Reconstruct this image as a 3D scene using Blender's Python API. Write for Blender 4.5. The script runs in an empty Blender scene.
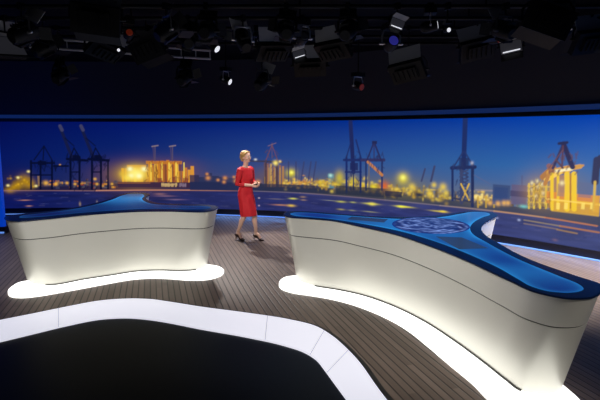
import bpy, bmesh, math, random
import numpy as np
from mathutils import Vector, Matrix, noise
from mathutils.geometry import delaunay_2d_cdt
random.seed(7); rng = np.random.default_rng(5)
C = bpy.context.scene.collection
PI = math.pi

# ---------------------------------------------------------------- camera
CAMH, FPX, PITCH = 2.12, 500.0, math.atan(66/500)
cd = bpy.data.cameras.new('camera'); cam = bpy.data.objects.new('camera', cd); C.objects.link(cam)
cam.location = (0, 0, CAMH); cam.rotation_euler = (PI/2-PITCH, 0, 0)
cd.lens = 30.0; cd.sensor_width = 36.0; cd.clip_start = .05; cd.clip_end = 100
bpy.context.scene.camera = cam

# ---------------------------------------------------------------- view, world, studio lights
vs = bpy.context.scene.view_settings
vs.view_transform = 'Standard'; vs.look = 'None'; vs.gamma = 1; vs.exposure = 0; vs.use_curve_mapping = False
w = bpy.data.worlds.new('world'); bpy.context.scene.world = w; w.use_nodes = True
w.node_tree.nodes['Background'].inputs[0].default_value = (.30, .33, .55, 1)
w.node_tree.nodes['Background'].inputs[1].default_value = .03

def spot(name, loc, tgt, power, angle, col=(1, .95, .88), size=.12, blend=.6):
    l = bpy.data.lights.new(name, 'SPOT'); l.energy = power; l.spot_size = math.radians(angle)
    l.spot_blend = blend; l.color = col; l.shadow_soft_size = size
    o = bpy.data.objects.new(name, l); C.objects.link(o); o.location = loc
    o.rotation_euler = (Vector(tgt)-Vector(loc)).to_track_quat('-Z', 'Y').to_euler()
    return o
def area(name, loc, tgt, power, sx, sy, col):
    l = bpy.data.lights.new(name, 'AREA'); l.energy = power; l.shape = 'RECTANGLE'; l.size = sx; l.size_y = sy; l.color = col
    o = bpy.data.objects.new(name, l); C.objects.link(o); o.location = loc
    o.rotation_euler = (Vector(tgt)-Vector(loc)).to_track_quat('-Z', 'Y').to_euler()
    return o
spot('back_light', (-2.0, 11.6, 3.5), (-.7, 9.3, .4), 700, 50, (1, .93, .88), .07, .6)
spot('front_light', (-1.6, 4.2, 3.5), (-1.0, 9.8, 1.3), 600, 19, (1, .93, .86), .15)
spot('back_right_light', (4.9, 7.3, 3.6), (3.5, 7.9, 0), 1800, 78, (1, .90, .82), .2, .8)
spot('desk_light_right', (-.9, 3.2, 3.6), (.9, 5.6, .5), 430, 75, (1, .96, .9), .4, .9)
spot('desk_light_left', (-3.0, 3.6, 3.6), (-2.7, 7.4, .45), 500, 60, (1, .97, .9), .4, .9)
spot('desk_end_light', (3.6, .6, 3.6), (1.95, 3.6, .55), 260, 22, (1, .93, .86), .2, .8)
spot('left_floor_light', (-4.9, 9.2, 3.5), (-4.9, 8.8, 0), 260, 90, (.75, .8, 1), .3, .9)
spot('middle_floor_light', (-.6, 10.2, 3.5), (-.8, 9.9, 0), 380, 85, (1, .92, .9), .9, .9)

# ---------------------------------------------------------------- helpers
def at(px, py, z):                                   # a pixel of the photograph on the horizontal plane z
    dx = (px-300)/FPX; dy = -(py-200)/FPX
    d = (dx, math.cos(PITCH)+dy*math.sin(PITCH), -math.sin(PITCH)+dy*math.cos(PITCH))
    t = (z-CAMH)/d[2]
    return Vector((t*d[0], t*d[1], z))
def deep(px, py, Y):                                 # a pixel of the photograph at forward distance Y
    dx = (px-300)/FPX; dy = -(py-200)/FPX
    d = (dx, math.cos(PITCH)+dy*math.sin(PITCH), -math.sin(PITCH)+dy*math.cos(PITCH))
    t = Y/d[1]
    return Vector((t*d[0], Y, CAMH+t*d[2]))
def lin(r, g, b):
    return tuple(((c/255)/12.92 if c <= 10.3 else ((c/255+.055)/1.055)**2.4) for c in (r, g, b))

def mat(name, col=(.5, .5, .5), rough=.5, metal=0, emit=None, estr=1, spec=.5, coat=0, noise_amt=0, noise_scale=8, bump=0):
    m = bpy.data.materials.new(name); m.use_nodes = True; nt = m.node_tree; b = nt.nodes['Principled BSDF']
    b.inputs['Base Color'].default_value = (*col, 1); b.inputs['Roughness'].default_value = rough
    b.inputs['Metallic'].default_value = metal; b.inputs['Specular IOR Level'].default_value = spec
    b.inputs['Coat Weight'].default_value = coat
    if emit: b.inputs['Emission Color'].default_value = (*emit, 1); b.inputs['Emission Strength'].default_value = estr
    if noise_amt or bump:
        tc = nt.nodes.new('ShaderNodeTexCoord'); n = nt.nodes.new('ShaderNodeTexNoise'); n.inputs['Scale'].default_value = noise_scale
        n.inputs['Detail'].default_value = 4; nt.links.new(tc.outputs['Object'], n.inputs['Vector'])
        if noise_amt:
            mx = nt.nodes.new('ShaderNodeMix'); mx.data_type = 'RGBA'
            mx.inputs[6].default_value = (*[c*(1-noise_amt) for c in col], 1); mx.inputs[7].default_value = (*[min(1, c*(1+noise_amt)) for c in col], 1)
            nt.links.new(n.outputs['Fac'], mx.inputs[0]); nt.links.new(mx.outputs[2], b.inputs['Base Color'])
        if bump:
            bp = nt.nodes.new('ShaderNodeBump'); bp.inputs['Strength'].default_value = bump; bp.inputs['Distance'].default_value = .01
            nt.links.new(n.outputs['Fac'], bp.inputs['Height']); nt.links.new(bp.outputs[0], b.inputs['Normal'])
    return m
def attr_emit(name, strength=1.0, rough=.35, base=(.01, .01, .012), spec=.3):
    m = bpy.data.materials.new(name); m.use_nodes = True; nt = m.node_tree; b = nt.nodes['Principled BSDF']
    a = nt.nodes.new('ShaderNodeAttribute'); a.attribute_name = 'picture'
    nt.links.new(a.outputs['Color'], b.inputs['Emission Color']); b.inputs['Emission Strength'].default_value = strength
    b.inputs['Base Color'].default_value = (*base, 1); b.inputs['Roughness'].default_value = rough
    b.inputs['Specular IOR Level'].default_value = spec
    return m

def obj(name, bm, m, parent=None, smooth=False, bevel=0):
    bmesh.ops.recalc_face_normals(bm, faces=bm.faces)
    me = bpy.data.meshes.new(name); bm.to_mesh(me); bm.free()
    if smooth:
        me.polygons.foreach_set('use_smooth', [True]*len(me.polygons))
    if smooth == 'edge': me.set_sharp_from_angle(angle=math.radians(35))
    me.materials.append(m)
    o = bpy.data.objects.new(name, me); C.objects.link(o)
    if parent: o.parent = parent
    if bevel:
        md = o.modifiers.new('bevel', 'BEVEL'); md.width = bevel; md.segments = 2; md.limit_method = 'ANGLE'
    return o
def tag(o, label=None, cat=None, group=None, kind=None):
    if label: o['label'] = label
    if cat: o['category'] = cat
    if group: o['group'] = group
    if kind: o['kind'] = kind
    return o
def struct(name, bm, m, **k):
    o = obj(name, bm, m, **k); o['kind'] = 'structure'; return o
def thing(name, label, cat, loc=(0, 0, 0), rotz=0, group=None):
    o = bpy.data.objects.new(name, None); C.objects.link(o); o.location = loc; o.rotation_euler = (0, 0, rotz)
    return tag(o, label, cat, group)
def box(bm, c, s, M=None):
    r = bmesh.ops.create_cube(bm, size=1)
    T = Matrix.Translation(c) @ Matrix.Diagonal((*s, 1))
    if M: T = M @ T
    bmesh.ops.transform(bm, matrix=T, verts=r['verts'])
def tube(bm, pts, rad, seg=14, ref=(1, 0, 0), cap=True):
    """closed tapered tube; rad entries are r or (r_side, r_other); ends are rounded"""
    pts = [Vector(p) for p in pts]; rad = [(r, r) if not isinstance(r, (tuple, list)) else r for r in rad]
    P, R = list(pts), list(rad)
    if cap:
        d0 = (pts[0]-pts[1]).normalized(); d1 = (pts[-1]-pts[-2]).normalized(); r0 = min(rad[0]); r1 = min(rad[-1])
        P = [pts[0]+d0*r0*.95, pts[0]+d0*r0*.7]+P+[pts[-1]+d1*r1*.7, pts[-1]+d1*r1*.95]
        R = [tuple(.25*a for a in rad[0]), tuple(.72*a for a in rad[0])]+R+[tuple(.72*a for a in rad[-1]), tuple(.25*a for a in rad[-1])]
    rings = []
    ref = Vector(ref)
    for i, p in enumerate(P):
        t = (P[min(i+1, len(P)-1)]-P[max(i-1, 0)]).normalized()
        a = (ref-t*ref.dot(t))
        if a.length < .05: a = t.orthogonal()
        a.normalize(); b = t.cross(a)
        rings.append([bm.verts.new(p+a*R[i][0]*math.cos(2*PI*k/seg)+b*R[i][1]*math.sin(2*PI*k/seg)) for k in range(seg)])
    for i in range(len(rings)-1):
        for k in range(seg):
            bm.faces.new((rings[i][k], rings[i][(k+1) % seg], rings[i+1][(k+1) % seg], rings[i+1][k]))
    bm.faces.new(rings[0][::-1]); bm.faces.new(rings[-1])
def ball(bm, c, r, seg=20, M=None):
    q = bmesh.ops.create_uvsphere(bm, u_segments=seg, v_segments=seg//2+2, radius=1)
    r = (r, r, r) if not isinstance(r, (tuple, list)) else r
    T = Matrix.Translation(c) @ (M or Matrix.Identity(4)) @ Matrix.Diagonal((*r, 1))
    bmesh.ops.transform(bm, matrix=T, verts=q['verts'])
def remesh(bm, voxel, smooth_it=4):
    """union of closed shapes as one continuous surface"""
    bmesh.ops.recalc_face_normals(bm, faces=bm.faces)
    me = bpy.data.meshes.new('tmp'); bm.to_mesh(me); bm.free()
    o = bpy.data.objects.new('tmp', me); C.objects.link(o)
    r = o.modifiers.new('r', 'REMESH'); r.mode = 'VOXEL'; r.voxel_size = voxel
    if smooth_it:
        s = o.modifiers.new('s', 'SMOOTH'); s.iterations = smooth_it; s.factor = .5
    dg = bpy.context.evaluated_depsgraph_get(); dg.update()
    nm = bpy.data.meshes.new_from_object(o.evaluated_get(dg))
    bpy.data.objects.remove(o); out = bmesh.new(); out.from_mesh(nm); bpy.data.meshes.remove(nm)
    return out
def catmull(pts, n=8, closed=True):
    P = [Vector(p) for p in pts]; N = len(P); out = []
    rngk = range(N) if closed else range(N-1)
    for i in rngk:
        if closed: a, b, c, d = P[i-1], P[i], P[(i+1) % N], P[(i+2) % N]
        else: a, b, c, d = P[max(i-1, 0)], P[i], P[i+1], P[min(i+2, N-1)]
        # centripetal-ish: scale tangents by segment length to avoid overshoot
        L = (c-b).length
        def tan(p, q, r):
            l1, l2 = max((q-p).length, 1e-6), max((r-q).length, 1e-6)
            return ((q-p)/l1*l2+(r-q)/l2*l1)/(l1+l2)
        m1 = (tan(a, b, c) if (b-a).length > 1e-6 else (c-b).normalized())*L
        m2 = (tan(b, c, d) if (d-c).length > 1e-6 else (c-b).normalized())*L
        for k in range(n):
            t = k/n; t2, t3 = t*t, t*t*t
            out.append(b*(2*t3-3*t2+1)+m1*(t3-2*t2+t)+c*(-2*t3+3*t2)+m2*(t3-t2))
    if not closed: out.append(P[-1])
    return out
def offset(poly, d):                                 # + is outward, for a closed outline
    N = len(poly); A = sum(poly[i].x*poly[(i+1) % N].y-poly[(i+1) % N].x*poly[i].y for i in range(N))
    s = 1 if A > 0 else -1; out = []
    for i in range(N):
        t = (poly[(i+1) % N]-poly[i-1]); t.z = 0; t.normalize()
        out.append(poly[i]+Vector((t.y, -t.x, 0))*s*d)
    return out
def lift(poly, z): return [Vector((p.x, p.y, z)) for p in poly]
def loft(bm, rings, cap_first=False, cap_last=False, closed=True):
    V = [[bm.verts.new(p) for p in r] for r in rings]; N = len(V[0])
    for a, b in zip(V, V[1:]):
        for i in range(N if closed else N-1):
            bm.faces.new((a[i], a[(i+1) % N], b[(i+1) % N], b[i]))
    for flag, r in ((cap_first, V[0]), (cap_last, V[-1])):
        if flag:
            tri = delaunay_2d_cdt([Vector((v.co.x, v.co.y)) for v in r], [], [list(range(N))], 1, 1e-7)
            for f in tri[2]:
                idx = [tri[3][i][0] if tri[3][i] else None for i in f]
                if None not in idx and len(set(idx)) == 3:
                    try: bm.faces.new([r[i] for i in idx])
                    except ValueError: pass
def picture_plate(name, outline, z, colour, m, parent, step=.05, flip=False):
    """a lit glass plate whose picture is stored per vertex; colour(p, distance to the edge)"""
    N = len(outline); o2 = [Vector((p.x, p.y)) for p in outline]
    xs = [p.x for p in o2]; ys = [p.y for p in o2]; pts = list(o2)
    arr = np.array([[p.x, p.y] for p in o2]); nx = np.roll(arr, -1, 0)
    def dist(q):
        ab = nx-arr; ap = np.array(q)-arr; t = np.clip((ap*ab).sum(1)/np.maximum((ab*ab).sum(1), 1e-12), 0, 1)
        return np.sqrt(((ap-ab*t[:, None])**2).sum(1)).min()
    y = min(ys)
    while y < max(ys):
        x = min(xs)
        while x < max(xs):
            cr = 0
            for i in range(N):
                a, b = o2[i], o2[(i+1) % N]
                if (a.y > y) != (b.y > y) and x < (b.x-a.x)*(y-a.y)/(b.y-a.y)+a.x: cr += 1
            if cr % 2 and dist((x, y)) > step*.35: pts.append(Vector((x, y)))
            x += step
        y += step
    v, e, f, *_ = delaunay_2d_cdt(pts, [], [list(range(N))], 1, 1e-6)
    me = bpy.data.meshes.new(name); me.from_pydata([(p.x, p.y, z) for p in v], [], [tuple(q) for q in f])
    at_ = me.color_attributes.new('picture', 'FLOAT_COLOR', 'POINT')
    for i, p in enumerate(v): at_.data[i].color = (*colour(p, dist((p.x, p.y))), 1)
    bm = bmesh.new(); bm.from_mesh(me)
    bmesh.ops.recalc_face_normals(bm, faces=bm.faces)
    for q in bm.faces:
        if q.normal.z < 0: q.normal_flip()
    bm.to_mesh(me); bm.free()
    me.materials.append(m); o = bpy.data.objects.new(name, me); C.objects.link(o)
    if parent: o.parent = parent
    return o

# ---------------------------------------------------------------- materials
def wood_floor():
    m = bpy.data.materials.new('dark_planks'); m.use_nodes = True; nt = m.node_tree; b = nt.nodes['Principled BSDF']
    N = nt.nodes.new; L = nt.links.new
    tc = N('ShaderNodeTexCoord'); mp = N('ShaderNodeMapping'); mp.inputs['Rotation'].default_value[2] = -math.atan2(150, 505)
    L(tc.outputs['Object'], mp.inputs['Vector'])
    sx = N('ShaderNodeSeparateXYZ'); L(mp.outputs[0], sx.inputs[0])
    def mth(op, a, b_=None, v=None):
        n = N('ShaderNodeMath'); n.operation = op
        L(a, n.inputs[0])
        if b_ is not None: L(b_, n.inputs[1])
        if v is not None: n.inputs[1].default_value = v
        return n.outputs[0]
    row = mth('DIVIDE', sx.outputs['X'], v=.078)
    fr = mth('FRACT', row); fl = mth('FLOOR', row)
    edge = mth('ABSOLUTE', mth('SUBTRACT', fr, v=.5))
    gap = N('ShaderNodeMapRange'); gap.inputs['From Min'].default_value = .36; gap.inputs['From Max'].default_value = .46; L(edge, gap.inputs['Value'])
    # board ends
    wn = N('ShaderNodeTexWhiteNoise'); wn.noise_dimensions = '1D'; L(fl, wn.inputs['W'])
    yy = mth('ADD', mth('DIVIDE', sx.outputs['Y'], v=2.4), mth('MULTIPLY', wn.outputs['Value'], v=7.0))
    cell = mth('ADD', mth('FLOOR', yy), mth('MULTIPLY', fl, v=17.3))
    wn2 = N('ShaderNodeTexWhiteNoise'); wn2.noise_dimensions = '1D'; L(cell, wn2.inputs['W'])
    mp2 = N('ShaderNodeMapping'); mp2.inputs['Scale'].default_value = (22, 1.5, 1); L(mp.outputs[0], mp2.inputs['Vector'])
    no = N('ShaderNodeTexNoise'); no.inputs['Scale'].default_value = 1.6; no.inputs['Detail'].default_value = 5; L(mp2.outputs[0], no.inputs['Vector'])
    cr = N('ShaderNodeValToRGB'); cr.color_ramp.elements[0].color = (.095, .069, .056, 1); cr.color_ramp.elements[1].color = (.215, .162, .135, 1)
    mixv = mth('ADD', mth('MULTIPLY', wn2.outputs['Value'], v=.5), mth('MULTIPLY', no.outputs['Fac'], v=.5)); L(mixv, cr.inputs[0])
    mx = N('ShaderNodeMix'); mx.data_type = 'RGBA'; L(gap.outputs[0], mx.inputs[0]); L(cr.outputs[0], mx.inputs[6]); mx.inputs[7].default_value = (.035, .028, .025, 1)
    L(mx.outputs[2], b.inputs['Base Color']); b.inputs['Roughness'].default_value = .5; b.inputs['Specular IOR Level'].default_value = .3
    bp = N('ShaderNodeBump'); bp.inputs['Strength'].default_value = .5; bp.inputs['Distance'].default_value = .004; bp.invert = True
    L(gap.outputs[0], bp.inputs['Height']); L(bp.outputs[0], b.inputs['Normal'])
    return m
M = dict(
    planks=wood_floor(),
    navy=mat('navy_wall', (.035, .04, .075), .7),
    black=mat('black_paint', (.004, .004, .006), .7, spec=.1),
    seam=mat('grey_seam', (.2, .2, .22), .5, emit=lin(186, 188, 200), estr=.7),
    blackfloor=mat('black_gloss_floor', (.006, .010, .018), .5, spec=.12),
    strip=mat('lit_white_floor', (.35, .35, .38), .4, emit=lin(238, 238, 252), estr=.77, noise_amt=.1, noise_scale=2),
    gap=mat('shadow_gap', (.01, .01, .012), .5),
    frame=mat('screen_frame', (.004, .006, .02), .35),
    trim=mat('fascia_blue', (.03, .06, .15), .4, emit=lin(12, 34, 84), estr=.8),
    bluestrip=mat('blue_spill_glow', (.1, .2, .5), .4, emit=lin(96, 140, 222), estr=1.0),
    bluewall=mat('blue_wash_panel', (.01, .04, .2), .4, emit=lin(0, 52, 168), estr=1),
    body=mat('satin_champagne_metal', (.76, .745, .675), .4, metal=.25, noise_amt=.02, noise_scale=3),
    plinth=mat('glowing_white_base', (.5, .5, .48), .4, emit=(1.0, .995, .95), estr=1.6),
    rim=mat('dark_navy_glass', (.003, .011, .045), .22, spec=.3),
    line=mat('dark_joint', (.02, .018, .016), .5),
    bluetop=attr_emit('lit_blue_glass', .95, .15, spec=.15),
    display=attr_emit('swirl_display', 1.0, .15, spec=.5),
    greyglass=mat('grey_inset_glass', (.05, .09, .14), .2, emit=lin(26, 42, 66), estr=.8),
    picture=attr_emit('harbour_picture', 1.0, .5, spec=.1),
    lampblack=mat('lamp_black', (.006, .006, .008), .5, metal=.2, spec=.25),
    door=mat('pale_grey_door', (.42, .42, .44), .5),
    lampgrey=mat('lamp_grey', (.07, .07, .08), .5, metal=.2, spec=.3),
    chrome=mat('bare_metal', (.75, .75, .78), .35, metal=.9),
    lens=mat('lamp_lens', (.05, .05, .06), .1, spec=.8),
    lit=mat('lamp_glow_and_glint', (.9, .9, .9), .3, emit=(.9, .92, 1), estr=.8),  # lit lamps, and small metal glints painted as emissive lenses
    litred=mat('red_glow', (.3, .02, .01), .4, emit=(.25, .03, .01), estr=.14),
    litblue=mat('blue_glow', (.02, .02, .3), .4, emit=(.05, .05, .5), estr=.3),
    difgrey=mat('grey_diffuser', (.05, .05, .055), .6, emit=(.03, .03, .038), estr=.4),
    skin=mat('skin', (.80, .50, .38), .5),
    red=mat('red_dress_cloth', (.62, .012, .022), .75, noise_amt=.06, noise_scale=30),
    hair=mat('blonde_hair', (.55, .32, .11), .5, noise_amt=.35, noise_scale=60, bump=.4),
    shoe=mat('black_leather', (.03, .012, .012), .3),
    eyewhite=mat('eye_white', (.8, .8, .8), .2), iris=mat('iris', (.05, .07, .09), .2), lips=mat('lips', (.5, .1, .09), .4),
    brow=mat('brow', (.2, .1, .04), .7),
)

# ---------------------------------------------------------------- the curved back wall line
wall_ctrl = [(-9.6, 12.9), (-8.02, 13.2), (-6.0, 13.36), (-4.06, 13.37), (-2.13, 13.12), (-.26, 12.66), (1.9, 11.45), (3.8, 9.8), (5.09, 8.28), (6.3, 6.5), (7.2, 4.7)]
WL = catmull([(x, y, 0) for x, y in wall_ctrl], 14, closed=False)
SL = [0]
for a, b in zip(WL, WL[1:]): SL.append(SL[-1]+(b-a).length)
def wall_off(d):                                     # the wall line moved towards the room by d
    out = []
    for i in range(len(WL)):
        t = (WL[min(i+1, len(WL)-1)]-WL[max(i-1, 0)]).normalized()
        out.append(WL[i]+Vector((-t.y, t.x, 0))*-d)
    return out
def wall_band(bm, d0, d1, z0, z1):
    a, b = wall_off(d0), wall_off(d1)
    loft(bm, [lift(a, z0), lift(a, z1), lift(b, z1), lift(b, z0), lift(a, z0)], closed=False)
    bmesh.ops.remove_doubles(bm, verts=bm.verts, dist=1e-5)
    bmesh.ops.holes_fill(bm, edges=bm.edges)
def wall_uv(px, py):                                 # a pixel on the wall surface: metres along it and height
    d = deep(px, py, 1.0)-Vector((0, 0, CAMH))
    for i in range(len(WL)-1):
        a, b = WL[i], WL[i+1]; ca = a.x*d.y-a.y*d.x; cb = b.x*d.y-b.y*d.x
        if ca <= 0 <= cb:
            k = ca/(ca-cb); p = a.lerp(b, k)
            return SL[i]+k*(SL[i+1]-SL[i]), CAMH+d.z/d.y*p.y
    return None
Z0, Z1 = .15, 2.44

# ---------------------------------------------------------------- floor, walls, ceiling
CEIL = 4.0
bm = bmesh.new(); box(bm, (0, 6, -.05), (24, 20, .1)); struct('floor', bm, M['planks'])
bm = bmesh.new(); box(bm, (0, 6, CEIL+.05), (24, 20, .1)); struct('ceiling', bm, M['black'])
bm = bmesh.new(); wall_band(bm, -.25, -.08, 0, CEIL); struct('wall_back', bm, M['navy'])
bm = bmesh.new(); box(bm, (-11.9, 6, CEIL/2), (.2, 20, CEIL)); struct('wall_left', bm, M['black'])
bm = bmesh.new(); box(bm, (11.9, 6, CEIL/2), (.2, 20, CEIL)); struct('wall_right', bm, M['black'])
bm = bmesh.new(); box(bm, (0, -3.9, CEIL/2), (23.6, .2, CEIL)); struct('wall_rear', bm, M['black'])
# lit white band in the floor with its shadow gap, and the black floor inside it
so = [(0, 321.6), (33, 315), (67, 308), (100, 302), (127, 300), (150, 300.5), (170, 303.2), (200, 308), (245, 314), (290, 321), (314, 327), (333, 338), (345.5, 349), (357, 361), (380, 393)]
si = [(0, 343), (33, 335), (67, 326.8), (100, 320.4), (127, 319), (150, 320.8), (170, 324), (200, 330), (245, 338), (285, 347), (303, 353), (316, 361), (325, 372), (333, 383), (344, 398)]
SO = [Vector((-6.2, 3.3, 0)), Vector((-4.8, 4.4, 0))]+[at(x, y, 0) for x, y in so]+[Vector((.86, 3.1, 0)), Vector((1.1, 2.0, 0)), Vector((1.2, .6, 0))]
SI = [Vector((-5.8, 2.7, 0)), Vector((-4.4, 3.85, 0))]+[at(x, y, 0) for x, y in si]+[Vector((.56, 3.1, 0)), Vector((.8, 2.0, 0)), Vector((.9, .6, 0))]
SO = catmull(SO, 8, False); SI = catmull(SI, 8, False)
bm = bmesh.new(); loft(bm, [lift(SO, 0), lift(SO, .02), lift(SI, .02), lift(SI, 0)], closed=False); struct('trim_1', bm, M['strip'], smooth='edge')
for k in (30, 84, 100, 114):
    bm = bmesh.new(); a, b = SO[min(k, len(SO)-2)], SI[min(k, len(SI)-2)]; t_ = (b-a).cross(Vector((0, 0, 1))).normalized()*.004
    loft(bm, [[a+t_+Vector((0, 0, .0215)), b+t_+Vector((0, 0, .0215))], [a-t_+Vector((0, 0, .0215)), b-t_+Vector((0, 0, .0215))]], closed=False); struct('trim_3', bm, M['seam'])
def side(poly, d):
    out = []
    for i in range(len(poly)):
        t = (poly[min(i+1, len(poly)-1)]-poly[max(i-1, 0)]); t.normalize(); out.append(poly[i]+Vector((-t.y, t.x, 0))*d)
    return out
g = side(SO, .06)
bm = bmesh.new(); loft(bm, [lift(SO, .003), lift(g, .003)], closed=False); struct('trim_2', bm, M['gap'])
bm = bmesh.new()
ring = [Vector((p.x, p.y, .006)) for p in SI]+[Vector((.9, -3.8, .006)), Vector((-5.8, -3.8, .006))]
loft(bm, [lift(ring, 0), ring], cap_last=True); struct('floor', bm, M['blackfloor'])
# side panel at the left end of the screen, blue light wash painted as emission
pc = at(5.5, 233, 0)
bm = bmesh.new(); box(bm, (pc.x-.02-1.2, pc.y+.03, 1.42), (2.4, .1, 2.56)); sp = obj('glow_panel', bm, M['bluewall'])
tag(sp, 'tall side panel with a painted blue light wash at the left end of the video wall', 'wall panel')
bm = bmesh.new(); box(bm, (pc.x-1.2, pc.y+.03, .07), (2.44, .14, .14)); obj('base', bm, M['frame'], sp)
bm = bmesh.new(); box(bm, (pc.x-1.2, pc.y-.06, .02), (2.4, .03, .03)); obj('painted_glow_band', bm, M['bluestrip'], sp)  # added emissive strip painting the light-blue glow on the floor here

# ---------------------------------------------------------------- the harbour picture on the video wall
RES = 72.0
U0, U1 = SL[0]+.1, SL[-1]-.1
NU, NV = int((U1-U0)*RES), int((Z1-Z0)*RES)
IMG = np.zeros((NV+1, NU+1, 3))
UU, VV = np.meshgrid(np.linspace(U0, U1, NU+1), np.linspace(Z0, Z1, NV+1))
def vline(pts):                                      # height as a function of u, from photo points
    q = [wall_uv(*p) for p in pts]
    return np.interp(UU[0], [a for a, _ in q], [b for _, b in q])
shore = vline([(4, 190.5), (100, 190.8), (180, 190.8), (300, 193), (385, 200), (440, 205.5), (494, 211), (545, 217.5), (599, 226)])
quay = vline([(4, 187), (100, 186), (150, 182), (195, 182), (300, 187), (385, 193), (440, 198.5), (494, 205), (545, 209), (599, 216)])
def ucol(stops):                                     # colour along the wall at photo columns
    us = [wall_uv(x, 170)[0] for x, _ in stops]; cs = np.array([lin(*c) for _, c in stops])
    return np.stack([np.interp(UU[0], us, cs[:, k]) for k in range(3)], -1)
top = ucol([(4, (2, 12, 78)), (150, (2, 22, 106)), (300, (0, 36, 124)), (450, (0, 52, 150)), (596, (0, 62, 170))])
midc = ucol([(4, (6, 22, 92)), (120, (12, 36, 104)), (300, (40, 72, 138)), (450, (48, 94, 156)), (596, (40, 104, 174))])
lowc = ucol([(4, (14, 26, 84)), (120, (42, 52, 98)), (300, (74, 86, 122)), (450, (86, 102, 136)), (596, (92, 110, 146))])
hh = np.clip((VV-shore[None])/(Z1-shore[None]), 0, 1)[..., None]
sky = np.where(hh < .5, lowc[None]*(1-hh*2)+midc[None]*hh*2, midc[None]*(2-hh*2)+top[None]*(hh*2-1))
watc = ucol([(4, (12, 22, 90)), (120, (28, 36, 88)), (300, (40, 46, 102)), (450, (48, 56, 112)), (596, (58, 68, 120))])
quac = ucol([(4, (16, 20, 58)), (120, (44, 36, 66)), (195, (36, 44, 82)), (300, (34, 42, 72)), (450, (50, 58, 84)), (596, (58, 64, 92))])
IMG[:] = sky
IMG = np.where((VV < quay[None])[..., None], quac[None], IMG)
wn = np.array([[noise.noise(Vector((u*1.6, v*14, 3))) for u in np.linspace(U0, U1, 400)] for v in np.linspace(Z0, 1.2, 60)])
wi = np.clip(((VV-Z0)/(1.2-Z0)*59).astype(int), 0, 59); wj = np.clip(((UU-U0)/(U1-U0)*399).astype(int), 0, 399)
IMG = np.where((VV < shore[None])[..., None], watc[None]*(1+.35*wn[wi, wj])[..., None], IMG)
def region(u0, u1, v0, v1, m):
    i0 = max(0, int((u0-m-U0)*RES)); i1 = min(NU+1, int((u1+m-U0)*RES)+2)
    j0 = max(0, int((v0-m-Z0)*RES)); j1 = min(NV+1, int((v1+m-Z0)*RES)+2)
    return slice(j0, j1), slice(i0, i1)
def paint(s, alpha, c, add=False):
    c = np.array(lin(*c)); a = alpha[..., None]
    if add: IMG[s] = IMG[s]+a*c
    else: IMG[s] = IMG[s]*(1-a)+a*c
def P_(p):
    q = wall_uv(*p); return q if q else None
def ln(p, q, wpx, c, a=1.0):
    A, B = P_(p), P_(q)
    if not A or not B: return
    wd = wpx/44/2
    if sum(c) < 260: wd = wd*1.2+.003                  # silhouettes read a little heavier
    s = region(min(A[0], B[0]), max(A[0], B[0]), min(A[1], B[1]), max(A[1], B[1]), wd+.03)
    u, v = UU[s], VV[s]; d = np.array(B)-A; L2 = max((d**2).sum(), 1e-9)
    t = np.clip(((u-A[0])*d[0]+(v-A[1])*d[1])/L2, 0, 1); r = np.hypot(u-A[0]-t*d[0], v-A[1]-t*d[1])
    paint(s, a*np.clip((wd+.009-r)/.018, 0, 1), c)
def rc(x0, y0, x1, y1, c, a=1.0):
    A, B = P_((x0, y1)), P_((x1, y0))
    if not A or not B: return
    s = region(A[0], B[0], A[1], B[1], .03); u, v = UU[s], VV[s]
    r = np.maximum(np.maximum(A[0]-u, u-B[0]), np.maximum(A[1]-v, v-B[1]))
    paint(s, a*np.clip((.008-r)/.016, 0, 1), c)
def blob(x, y, rx, ry, c, a=1.0, add=False):
    A = P_((x, y)); B = P_((x+rx, y))
    if not A or not B: return
    su = abs(B[0]-A[0]); sv = ry/44; s = region(A[0]-2.2*su, A[0]+2.2*su, A[1]-2.2*sv, A[1]+2.2*sv, .02)
    r2 = ((UU[s]-A[0])/su)**2+((VV[s]-A[1])/sv)**2
    paint(s, a*np.exp(-r2*1.2), c, add)
DK = (6, 12, 44); DB = (22, 36, 84)
R = random.Random(3)
# warm haze over the docks
for x, y, rx, ry, c, a in [(20, 184, 16, 12, (70, 50, 20), .5), (135, 176, 34, 16, (150, 96, 40), .7), (168, 172, 30, 14, (150, 90, 40), .5), (275, 176, 26, 12, (120, 90, 60), .5), (345, 184, 36, 12, (120, 110, 60), .5), (405, 188, 34, 12, (130, 120, 60), .6), (480, 196, 30, 10, (130, 120, 90), .5), (560, 190, 40, 20, (140, 120, 80), .5), (240, 180, 30, 5, (110, 80, 80), .5)]:
    blob(x, y, rx, ry, c, a)
shp = lambda x: float(np.interp(x, [4, 100, 195, 300, 385, 440, 494, 545, 599], [186, 185, 183, 187, 192.5, 198, 204, 208, 215]))
for k in range(900):
    x = R.uniform(36, 598)
    if 192 < x < 262 and R.random() < .8: continue
    b = shp(x); h = abs(R.gauss(0, 4.2)) if x > 262 else abs(R.gauss(0, 2.6))
    c = R.choice([(120, 96, 50), (150, 116, 46), (84, 74, 66), (60, 60, 82), (176, 140, 60), (104, 84, 62), (44, 50, 80)] if x > 262 else [(80, 56, 50), (40, 40, 70), (110, 74, 40), (30, 34, 66)])
    rc(x, b-h, x+R.uniform(.8, 2.6), b+1-h*R.uniform(0, .5), c, R.uniform(.35, .7))
# far left: lit trees and quay lamps
for x, y, rx, ry in [(10, 190, 5, 3.2), (18, 185, 5, 5), (25, 181, 6, 7), (30, 184, 5, 5), (14, 187, 4, 3)]:
    blob(x, y, rx, ry, (176, 132, 14), .95)
for k in range(40): blob(R.uniform(8, 34), R.uniform(176, 190), 1.2, 1.2, R.choice([(230, 180, 40), (150, 110, 16), (110, 80, 20)]), .5)
for x, y in [(8, 185.5), (18, 177.5), (28.5, 171.5), (36, 186)]: blob(x, y, 1.6, 1.4, (255, 236, 150), 1)
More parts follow.
